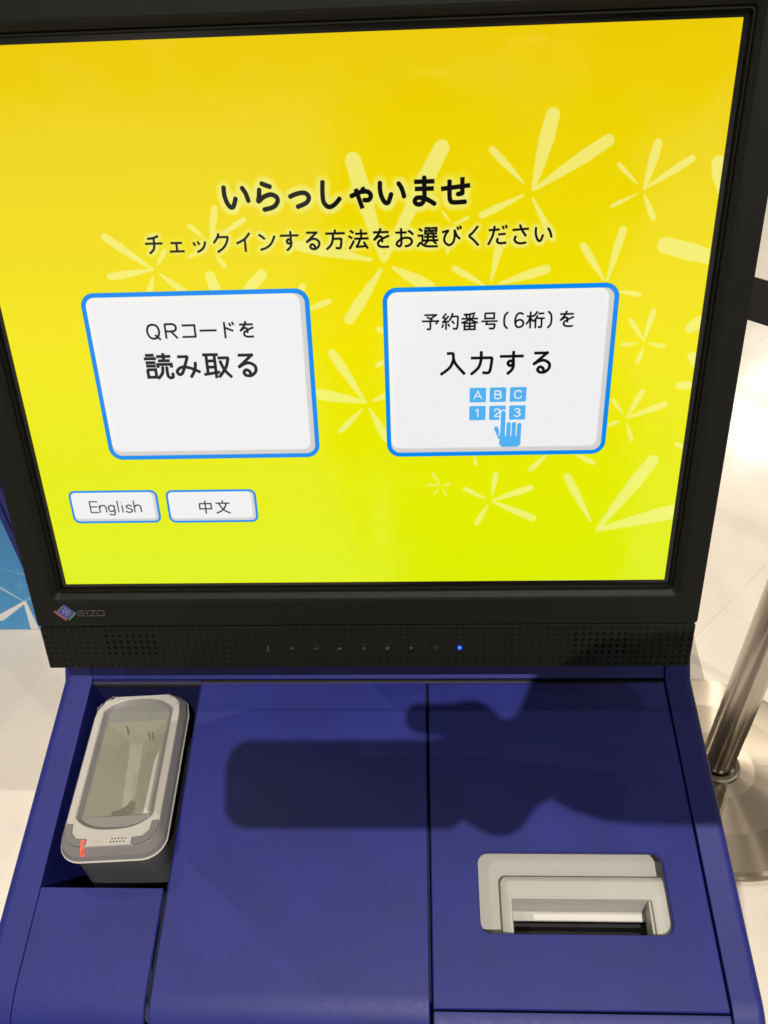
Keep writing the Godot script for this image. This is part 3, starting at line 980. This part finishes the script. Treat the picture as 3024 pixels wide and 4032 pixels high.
# ---------------------------------------------------------------- scanner
func lens_loop(off: float, z: float) -> PackedVector3Array:
	var hw := 0.0231 - off
	var p := PackedVector2Array()
	var up := 0.0398
	var dn := -0.0328
	for i in 9:
		p.append(Vector2(hw, lerpf(dn, up, i / 8.0) * 0.985))
	for i in range(1, 26):
		var x := cos(PI * i / 26.0)
		p.append(Vector2(hw * x, up + (0.0102 - off) * pow(1 - pow(absf(x), 2.6), 0.8)))
	for i in 9:
		p.append(Vector2(-hw, lerpf(up, dn, i / 8.0) * 0.985))
	for i in range(1, 26):
		var x := -cos(PI * i / 26.0)
		p.append(Vector2(hw * x, dn - (0.0092 - off) * pow(1 - pow(absf(x), 2.6), 0.8)))
	return lift(p, z)

func match_rays(shape: PackedVector3Array, w: float, h: float, r: float, z: float) -> PackedVector3Array:
	# the outline of a rounded rectangle, met by the rays from the middle through each point of another outline
	var o := PackedVector3Array()
	for v in shape:
		var d := Vector2(v.x, v.y).normalized()
		var lo := 0.0
		var hi := 1.0
		for i in 24:
			var m := (lo + hi) / 2
			var q := (d * m).abs() - Vector2(w / 2 - r, h / 2 - r)
			if Vector2(maxf(q.x, 0), maxf(q.y, 0)).length() + minf(maxf(q.x, q.y), 0.0) - r < 0:
				lo = m
			else:
				hi = m
		o.append(Vector3(d.x * lo, d.y * lo, z))
	return o

func build_scanner() -> void:
	var at := Vector3(-0.1467, DECK_TOP, 0.0512)
	var t := thing("code_scanner", "light grey upright code scanner with glass window in the left bay of the deck", "scanner", at)
	var f := Transform3D(Basis(Vector3(0.998, 0, -0.059), Vector3(-0.059, 0, -0.998), Vector3.UP).orthonormalized(), Vector3.ZERO)
	var L := lens_loop(0, 0)
	var O := func(w: float, h: float, r: float, z: float) -> PackedVector3Array:
		return match_rays(L, w, h, r, z)
	add_part("body", loft([O.call(0.0504, 0.0994, 0.010, -0.080), O.call(0.0539, 0.1034, 0.011, -0.014), O.call(0.0579, 0.1074, 0.012, -0.0115)], true, false), M.wall_grey, t, f)
	add_part("rim", loft([O.call(0.0589, 0.1084, 0.0125, -0.0112), O.call(0.0614, 0.1114, 0.0135, -0.0106), O.call(0.0620, 0.1120, 0.0138, -0.0097), O.call(0.0608, 0.1108, 0.0132, -0.0088)]), M.rim, t, f)
	add_part("bevel", loft([O.call(0.0608, 0.1108, 0.0132, -0.0089), O.call(0.0594, 0.1086, 0.0128, -0.0055), O.call(0.0549, 0.1034, 0.0120, -0.0012), O.call(0.0539, 0.1024, 0.0118, -0.0006)]), M.housing, t, f)
	add_part("top_cover", loft([O.call(0.0541, 0.1026, 0.0118, -0.0008), O.call(0.0536, 0.1020, 0.0116, 0.0), lens_loop(0.0002, 0.0), lens_loop(0.0009, -0.0006)]), M.housing_light, t, f)
	add_part("window_frame", loft([lens_loop(0.0009, -0.0006), lens_loop(0.0036, -0.0032)]), M.housing, t, f)
	var ww := 0.0380
	var wh := 0.0655
	var wl := PackedVector3Array()
	for v in match_rays(L, ww, wh, 0.0015, -0.0034):
		wl.append(v + Vector3(0, 0.0010, 0))
	add_part("window_mask", loft([lens_loop(0.0034, -0.0033), wl]), M.housing_dark, t, f)
	# inside: a bright trough with tilted mirrors
	var st := SurfaceTool.new()
	st.begin(Mesh.PRIMITIVE_TRIANGLES)
	var A := Vector3(-ww / 2, -wh / 2 + 0.001, -0.0034)
	var B := Vector3(ww / 2, -wh / 2 + 0.001, -0.0034)
	var C := Vector3(ww / 2, wh / 2 + 0.001, -0.0034)
	var D := Vector3(-ww / 2, wh / 2 + 0.001, -0.0034)
	var a := Vector3(-0.0035, -0.029, -0.022)
	var b := Vector3(0.0035, -0.029, -0.022)
	var c := Vector3(0.0020, 0.026, -0.016)
	var e := Vector3(-0.0060, 0.026, -0.016)
	for q in [[A, B, b, a], [B, C, c, b], [C, D, e, c], [D, A, a, e], [a, b, c, e]]:
		var n: Vector3 = (q[2] - q[0]).cross(q[3] - q[1]).normalized()
		tri(st, q[0], q[1], q[2], n, n, n)
		tri(st, q[0], q[2], q[3], n, n, n)
	add_part("mirror_well", st.commit(), M.olive, t, f)
	add_part("mirror", extrude(PackedVector2Array([Vector2(0.0150, -0.0300), Vector2(0.0182, -0.0300), Vector2(0.0182, 0.0165), Vector2(0.0155, 0.0050)]), -0.0052, -0.0046, 0.0001), M.cream, t, f)
	add_part("dark_notch", extrude(PackedVector2Array([Vector2(-0.0040, -0.0300), Vector2(0.0072, -0.0300), Vector2(0.0066, -0.0195), Vector2(0.0038, -0.0240), Vector2(-0.0010, -0.0268), Vector2(-0.0040, -0.0272)]), -0.0064, -0.0058, 0.0001), M.mark, t, f)
	for x in [0.0085, 0.0108]:
		add_part("scratch", extrude(PackedVector2Array([Vector2(x - 0.0012, 0.0272), Vector2(x - 0.0006, 0.0272), Vector2(x + 0.0012, 0.0205), Vector2(x + 0.0007, 0.0205)]), -0.0064, -0.0060, 0.0001), M.mark, t, f)
	add_part("scratch", extrude(PackedVector2Array([Vector2(-0.0078, 0.0322), Vector2(-0.0066, 0.0322), Vector2(-0.0046, 0.0258), Vector2(-0.0053, 0.0258)]), -0.0062, -0.0058, 0.0001), M.mark, t, f)
	var glass := StandardMaterial3D.new()
	glass.transparency = BaseMaterial3D.TRANSPARENCY_ALPHA
	glass.albedo_color = Color(0.85, 0.87, 0.80, 0.10)
	glass.roughness = 0.04
	var gs := SurfaceTool.new()
	gs.begin(Mesh.PRIMITIVE_TRIANGLES)
	cap(gs, lens_loop(0.0032, -0.0029), Vector3.BACK)
	add_part("glass_pane", gs.commit(), glass, t, f)
	# grey inlays round the four corners of the cover
	for s in [[1, 1], [-1, 1], [-1, -1], [1, -1]]:
		var p := PackedVector2Array()
		for i in 9:
			var ang := PI / 2 * i / 8.0
			p.append(Vector2(0.0266 - 0.0115 + 0.0118 * cos(ang), 0.0510 - 0.0115 + 0.0118 * sin(ang)))
		var big := 1.0 if s[1] < 0 else 0.55
		p.append(Vector2(0.0262 - 0.0135 * big, 0.0508))
		p.append(Vector2(0.0262 - 0.0135 * big, 0.0508 - 0.0040 * big))
		p.append(Vector2(0.0262 - 0.0075 * big, 0.0508 - 0.0046 * big))
		p.append(Vector2(0.0262 - 0.0042 * big, 0.0508 - 0.0080 * big))
		p.append(Vector2(0.0262 - 0.0036 * big, 0.0508 - 0.0135 * big))
		p.append(Vector2(0.0264, 0.0508 - 0.0140 * big))
		var pp := PackedVector2Array()
		for v in p:
			pp.append(v * Vector2(s[0], s[1]))
		add_part("corner_inlay", extrude(pp, -0.0022, 0.0004, 0.0003), M.housing_dark if s[1] < 0 else M.housing, t, f)
	# red status light over the front edge, its word, and ten small holes
	var red := mat(rgb(255, 70, 40), 0.3)
	red.emission_enabled = true
	red.emission = Color(1.0, 0.10, 0.035)
	red.emission_energy_multiplier = 1.15
	var rl := SurfaceTool.new()
	rl.begin(Mesh.PRIMITIVE_TRIANGLES)
	var rows := [Vector2(-0.0478, 0.0007), Vector2(-0.0506, 0.0006), Vector2(-0.0527, -0.0014), Vector2(-0.0545, -0.0046)]
	for i in 3:
		for pass_x in 1:
			var x0 := -0.0152
			var x1 := -0.0134
			var p0 := Vector3(x0, rows[i].x, rows[i].y)
			var p1 := Vector3(x1, rows[i].x, rows[i].y)
			var q0 := Vector3(x0, rows[i + 1].x, rows[i + 1].y)
			var q1 := Vector3(x1, rows[i + 1].x, rows[i + 1].y)
			var n := (p1 - p0).cross(p0 - q0).normalized()
			tri(rl, q0, q1, p1, n, n, n)
			tri(rl, q0, p1, p0, n, n, n)
	add_part("status_light", rl.commit(), red, t, f)
	var tm := TextMesh.new()
	var font := SystemFont.new()
	font.font_names = PackedStringArray(["Droid Sans"])
	tm.font = font
	tm.text = "POWER"
	tm.font_size = 24
	tm.pixel_size = 0.00012
	tm.depth = 0.0002
	add_part("power_word", tm, mat(rgb(168, 164, 158), 0.5), t, f * Transform3D(Basis(), Vector3(-0.0078, -0.0484, 0.0001)))
	var hs := SurfaceTool.new()
	hs.begin(Mesh.PRIMITIVE_TRIANGLES)
	for row in 2:
		for i in 5:
			extrude(rr(0.0009, 0.0009, 0.00045, 3, 0.0018 + i * 0.00185 - row * 0.0006, -0.0472 - row * 0.0019), -0.0002, 0.00012, 0.00004, hs)
	add_part("sound_holes", hs.commit(), M.gap, t, f)

# ---------------------------------------------------------------- printer
func build_printer() -> void:
	var d := deck_frame()
	var t := thing("receipt_printer", "cream receipt printer with dark paper slot seen through window in the blue deck", "printer", Vector3(0, DECK_TOP, 0))
	d.origin = Vector3.ZERO
	add_part("cover_plate", extrude(PackedVector2Array([Vector2(0.0575, -0.162), Vector2(0.0815, -0.162), Vector2(0.0815, -0.1195), Vector2(0.1755, -0.1195), Vector2(0.1755, -0.0805), Vector2(0.0575, -0.0805)]), -0.0155, -0.0135, 0.0004), M.cream_dark, t, d)
	add_part("cover_back", box(Vector3(0.118, 0.002, 0.009), Vector3(0.1165, -0.0885, -0.0092), 0.0006), M.cream_dark, t, d)
	var o := func(x0: float, x1: float, y0: float, y1: float, r: float, z: float) -> PackedVector3Array:
		return lift(rr(x1 - x0, y1 - y0, r, 5, (x0 + x1) / 2, (y0 + y1) / 2), z)
	add_part("mouth_frame", loft([
		o.call(0.0768, 0.190, -0.170, -0.1078, 0.004, -0.0135), o.call(0.0772, 0.190, -0.170, -0.1082, 0.004, -0.0075), o.call(0.0790, 0.189, -0.170, -0.1098, 0.004, -0.0062), o.call(0.0800, 0.188, -0.170, -0.1108, 0.004, -0.0056),
		o.call(0.0814, 0.1616, -0.152, -0.1190, 0.0012, -0.0046), o.call(0.0820, 0.1610, -0.152, -0.1196, 0.0010, -0.0044), o.call(0.0826, 0.1602, -0.152, -0.1202, 0.0008, -0.0048), o.call(0.0830, 0.1598, -0.152, -0.1206, 0.0006, -0.0060), o.call(0.0830, 0.1585, -0.152, -0.1240, 0.0006, -0.0200)]), M.cream, t, d)
	add_part("paper_ledge", box(Vector3(0.0752, 0.0052, 0.002), Vector3(0.1208, -0.1262, -0.0205), 0.0004), M.cream, t, d)
	add_part("paper", box(Vector3(0.0610, 0.0035, 0.0005), Vector3(0.1260, -0.1268, -0.0191), 0.0001), mat(rgb(190, 188, 182), 0.7), t, d)
	add_part("paper_slot", box(Vector3(0.0780, 0.028, 0.002), Vector3(0.1208, -0.1428, -0.0255), 0.0003), M.gap, t, d)
	add_part("tear_bar", box(Vector3(0.0700, 0.0030, 0.0025), Vector3(0.1200, -0.1352, -0.0225), 0.0004), mat(rgb(66, 64, 62), 0.35), t, d)
	add_part("side_rib", box(Vector3(0.0013, 0.030, 0.008), Vector3(0.1588, -0.1360, -0.0092), 0.0004), M.cream, t, d)

# ---------------------------------------------------------------- stanchion with belt
func build_stanchion() -> void:
	var foot := Vector3(0.512, 0, -0.44)
	var t := thing("belt_stanchion", "stainless steel stanchion post on a round brushed base, black belt from its head", "stanchion", foot, "belt stanchions")
	add_part("base_plate", lathe([Vector2(0.180, 0.0), Vector2(0.1835, 0.002), Vector2(0.1845, 0.010), Vector2(0.182, 0.0135), Vector2(0.176, 0.0150), Vector2(0.12, 0.0205), Vector2(0.06, 0.0250), Vector2(0.030, 0.0265), Vector2(0.0, 0.0268)], 96), M.brushed, t)
	add_part("collar", lathe([Vector2(0.0365, 0.026), Vector2(0.0365, 0.030), Vector2(0.034, 0.033), Vector2(0.0285, 0.034)], 48), M.steel, t)
	add_part("post", lathe([Vector2(0.0255, 0.026), Vector2(0.0255, 0.85)], 64), M.steel, t)
	add_part("belt_head", lathe([Vector2(0.031, 0.765), Vector2(0.033, 0.768), Vector2(0.033, 0.842), Vector2(0.031, 0.846), Vector2(0.020, 0.856), Vector2(0.0, 0.858)], 48), M.gap, t)
	var dir := Vector3(-0.7375, 0, -0.6749)
	dir = dir.normalized()
	var n := dir.cross(Vector3.UP).normalized()
	var basis_b := Basis(dir, Vector3.UP, dir.cross(Vector3.UP))
	add_part("belt", box(Vector3(1.97, 0.050, 0.0018), Vector3(1.015, 0.806, 0), 0.0004), M.belt, t, Transform3D(basis_b, Vector3.ZERO))
	var t2: Node3D = t.duplicate()
	t2.name = "belt_stanchion_001"
	add_child(t2, true)
	t2.position = foot + dir * 2.03
	for c in t2.get_children():
		if String(c.name).begins_with("belt") and not String(c.name).begins_with("belt_head"):
			t2.remove_child(c)
			c.free()
	tag(t2, "second steel stanchion, behind the monitor, where the black belt ends", "stanchion", "belt stanchions")

# ---------------------------------------------------------------- the person taking the picture: a shadow on the deck and a dark figure mirrored in the screen
func build_photographer() -> void:
	var lens := Vector3(0.0348, 1.25, 0.326)
	var b := Basis(Vector3(0.9989, -0.0384, -0.0262), Vector3(0.0117, 0.7532, -0.6576), Vector3(0.045, 0.6566, 0.7529)).orthonormalized()
	var cam := thing("compact_camera", "small black camera held over the kiosk, casting the rounded shadow", "camera", lens)
	var cf := Transform3D(b, Vector3.ZERO)
	add_part("camera_body", loft([lift(rr(0.112, 0.036, 0.009, 5, 0.034, -0.007), 0.004), lift(rr(0.116, 0.040, 0.011, 5, 0.034, -0.007), 0.006), lift(rr(0.116, 0.040, 0.011, 5, 0.034, -0.007), 0.016), lift(rr(0.112, 0.036, 0.009, 5, 0.034, -0.007), 0.018)], true, true), mat(rgb(24, 24, 26), 0.5), cam, cf)
	add_part("shutter_button", loft([lift(rr(0.010, 0.010, 0.005, 5), 0.0), lift(rr(0.010, 0.010, 0.005, 5), 0.003)], false, true), M.steel, cam, cf * Transform3D(Basis(Vector3.RIGHT, Vector3.FORWARD, Vector3.UP).inverse(), Vector3(0.070, 0.0128, 0.011)))
	var back := QuadMesh.new()
	back.size = Vector2(0.066, 0.030)
	add_part("camera_display", back, M.gloss_black, cam, cf * Transform3D(Basis(), Vector3(0.014, -0.007, 0.0182)))

	var p := thing("person", "standing person in dark clothes, holding up a small camera with one hand", "person", Vector3(0.17, 0, 0.80))
	var V := func(x: float, y: float, z: float) -> Vector3:
		return Vector3(x, y, z + 0.01) - Vector3(0.17, 0, 0.80)
	var sr: Vector3 = V.call(0.36, 1.375, 0.74)
	var er: Vector3 = V.call(0.44, 1.425, 0.402)
	var wr: Vector3 = V.call(0.190, 1.290, 0.325)
	var sl: Vector3 = V.call(-0.005, 1.36, 0.79)
	var el: Vector3 = V.call(-0.07, 1.09, 0.80)
	var wl: Vector3 = V.call(-0.06, 0.86, 0.74)
	var torso := [
		[V.call(0.17, 0.92, 0.80), 0.125, V.call(0.17, 1.05, 0.80), 0.115], [V.call(0.10, 0.92, 0.80), 0.10, V.call(0.24, 0.92, 0.80), 0.10],
		[V.call(0.11, 1.22, 0.80), 0.115, V.call(0.23, 1.22, 0.80), 0.115], [V.call(0.17, 1.05, 0.80), 0.12, V.call(0.17, 1.25, 0.80), 0.12],
		[V.call(0.17, 1.34, 0.80), 0.075, sr, 0.062], [V.call(0.17, 1.34, 0.80), 0.075, sl, 0.062],
	]
	var arms := [[sr, 0.050, er, 0.036], [er, 0.036, wr, 0.026], [sl, 0.056, el, 0.043], [el, 0.043, wl, 0.030]]
	var legs := []
	for s in [-1, 1]:
		var hip: Vector3 = V.call(0.17 + s * 0.085, 0.88, 0.80)
		var knee: Vector3 = V.call(0.17 + s * 0.10, 0.47, 0.79)
		var heel: Vector3 = V.call(0.17 + s * 0.11, 0.085, 0.82)
		legs.append([hip, 0.088, knee, 0.056])
		legs.append([knee, 0.058, heel, 0.038])
	var head := [
		[V.call(0.17, 1.36, 0.80), 0.054, V.call(0.17, 1.45, 0.79), 0.050],
		[V.call(0.17, 1.555, 0.795), 0.078, V.call(0.17, 1.565, 0.755), 0.074],
		[V.call(0.17, 1.500, 0.745), 0.048, V.call(0.17, 1.470, 0.725), 0.030],
	]
	var body := torso.duplicate()
	body.append_array(arms)
	body.append_array(legs)
	body.append_array(head)
	var skin := mat(rgb(205, 160, 132), 0.55)
	skin.subsurf_scatter_enabled = true
	skin.subsurf_scatter_strength = 0.1
	var bm := add_part("body", flesh(body, 0.016, 0.010), skin, p)
	var face := [
		[V.call(0.17, 1.555, 0.795), 0.080, V.call(0.17, 1.565, 0.757), 0.076], [V.call(0.17, 1.500, 0.745), 0.050, V.call(0.17, 1.470, 0.725), 0.031],
		[V.call(0.17, 1.545, 0.683), 0.006, V.call(0.17, 1.517, 0.664), 0.011], [V.call(0.15, 1.480, 0.694), 0.005, V.call(0.19, 1.480, 0.694), 0.005],
		[V.call(0.092, 1.545, 0.78), 0.010, V.call(0.092, 1.515, 0.775), 0.007], [V.call(0.248, 1.545, 0.78), 0.010, V.call(0.248, 1.515, 0.775), 0.007],
	]
	add_part("face", flesh(face, 0.006, 0.006), skin, p)
	for s in [-1, 1]:
		var eye := SphereMesh.new()
		eye.radius = 0.010
		eye.height = 0.020
		add_part("eye", eye, M.gloss_black, p, Transform3D(Basis(), V.call(0.17 + s * 0.031, 1.548, 0.693)))
	var hair := [[V.call(0.17, 1.585, 0.815), 0.086, V.call(0.17, 1.612, 0.770), 0.068], [V.call(0.17, 1.53, 0.845), 0.060, V.call(0.17, 1.56, 0.84), 0.062], [V.call(0.11, 1.60, 0.73), 0.028, V.call(0.23, 1.60, 0.73), 0.028]]
	add_part("hair", flesh(hair, 0.010, 0.010), mat(rgb(28, 24, 22), 0.6), p)
	# the hand on the camera: palm behind its right end, four fingers over the front and top, thumb on the back
	var H := func(x: float, y: float, z: float) -> Vector3:
		return lens + b * Vector3(x, y, z) - Vector3(0.17, 0, 0.80)
	var hand := [
		[wr, 0.025, H.call(0.110, -0.002, 0.016), 0.017], [H.call(0.106, 0.004, 0.020), 0.013, H.call(0.106, -0.012, 0.018), 0.012],
		[H.call(0.108, 0.006, 0.026), 0.0105, H.call(0.102, 0.026, 0.020), 0.009], [H.call(0.102, 0.026, 0.020), 0.009, H.call(0.074, 0.027, 0.016), 0.0078],
		[H.call(0.110, 0.002, 0.020), 0.0105, H.call(0.106, 0.002, -0.006), 0.009], [H.call(0.106, 0.002, -0.006), 0.009, H.call(0.080, 0.002, -0.006), 0.008],
		[H.call(0.110, -0.007, 0.020), 0.0102, H.call(0.106, -0.007, -0.006), 0.009], [H.call(0.106, -0.007, -0.006), 0.009, H.call(0.082, -0.007, -0.006), 0.008],
		[H.call(0.110, -0.015, 0.020), 0.0092, H.call(0.105, -0.016, -0.004), 0.008], [H.call(0.105, -0.016, -0.004), 0.008, H.call(0.086, -0.016, -0.005), 0.007],
		[H.call(0.106, -0.012, 0.028), 0.012, H.call(0.086, -0.005, 0.027), 0.009], [H.call(0.086, -0.005, 0.027), 0.009, H.call(0.068, -0.002, 0.026), 0.008],
	]
	add_part("hand", flesh(hand, 0.0032, 0.0035), skin, p)
	var q: Vector3 = wl
	var down := Vector3(0, -1, -0.15).normalized()
	var hand2 := [[q, 0.028, q + down * 0.05, 0.026], [q + down * 0.05 + Vector3(0, 0, -0.02), 0.016, q + down * 0.06 + Vector3(0, 0, 0.025), 0.015], [q + down * 0.03 + Vector3(0.01, 0, -0.02), 0.012, q + down * 0.08 + Vector3(0.015, 0, -0.045), 0.009]]
	for i in 4:
		var o := Vector3(0.004, 0, -0.028 + 0.018 * i)
		var k: float = [0.040, 0.046, 0.043, 0.034][i]
		hand2.append([q + down * 0.075 + o, 0.0095, q + down * (0.075 + k) + o + Vector3(0.006, 0, 0), 0.0088])
		hand2.append([q + down * (0.075 + k) + o + Vector3(0.006, 0, 0), 0.0088, q + down * (0.075 + k * 1.7) + o + Vector3(0.018, 0, 0), 0.0072])
	add_part("hand", flesh(hand2, 0.0036, 0.0035), skin, p)
	var jacket := []
	for o in torso:
		jacket.append([o[0], o[1] + 0.010, o[2], o[3] + 0.010])
	jacket.append([sr, 0.062, er, 0.050])
	jacket.append([er, 0.048, er.lerp(wr, 0.95), 0.042])
	jacket.append([sl, 0.068, el, 0.056])
	jacket.append([el, 0.056, el.lerp(wl, 0.94), 0.042])
	jacket.append([V.call(0.17, 1.38, 0.80), 0.066, V.call(0.17, 1.41, 0.795), 0.060])
	add_part("jacket", flesh(jacket, 0.014, 0.012), mat(rgb(38, 40, 46), 0.9), p)
	var trousers := [[V.call(0.10, 0.93, 0.80), 0.112, V.call(0.24, 0.93, 0.80), 0.112]]
	for o in legs:
		trousers.append([o[0], o[1] + 0.012, o[2], o[3] + 0.018])
	add_part("trousers", flesh(trousers, 0.016, 0.012), mat(rgb(32, 32, 36), 0.9), p)
	var shoe_m := mat(rgb(22, 20, 20), 0.5)
	for s in [-1, 1]:
		add_part("shoe", flesh([[V.call(0.17 + s * 0.112, 0.045, 0.83), 0.042, V.call(0.17 + s * 0.125, 0.036, 0.66), 0.034]], 0.012, 0.008), shoe_m, p)
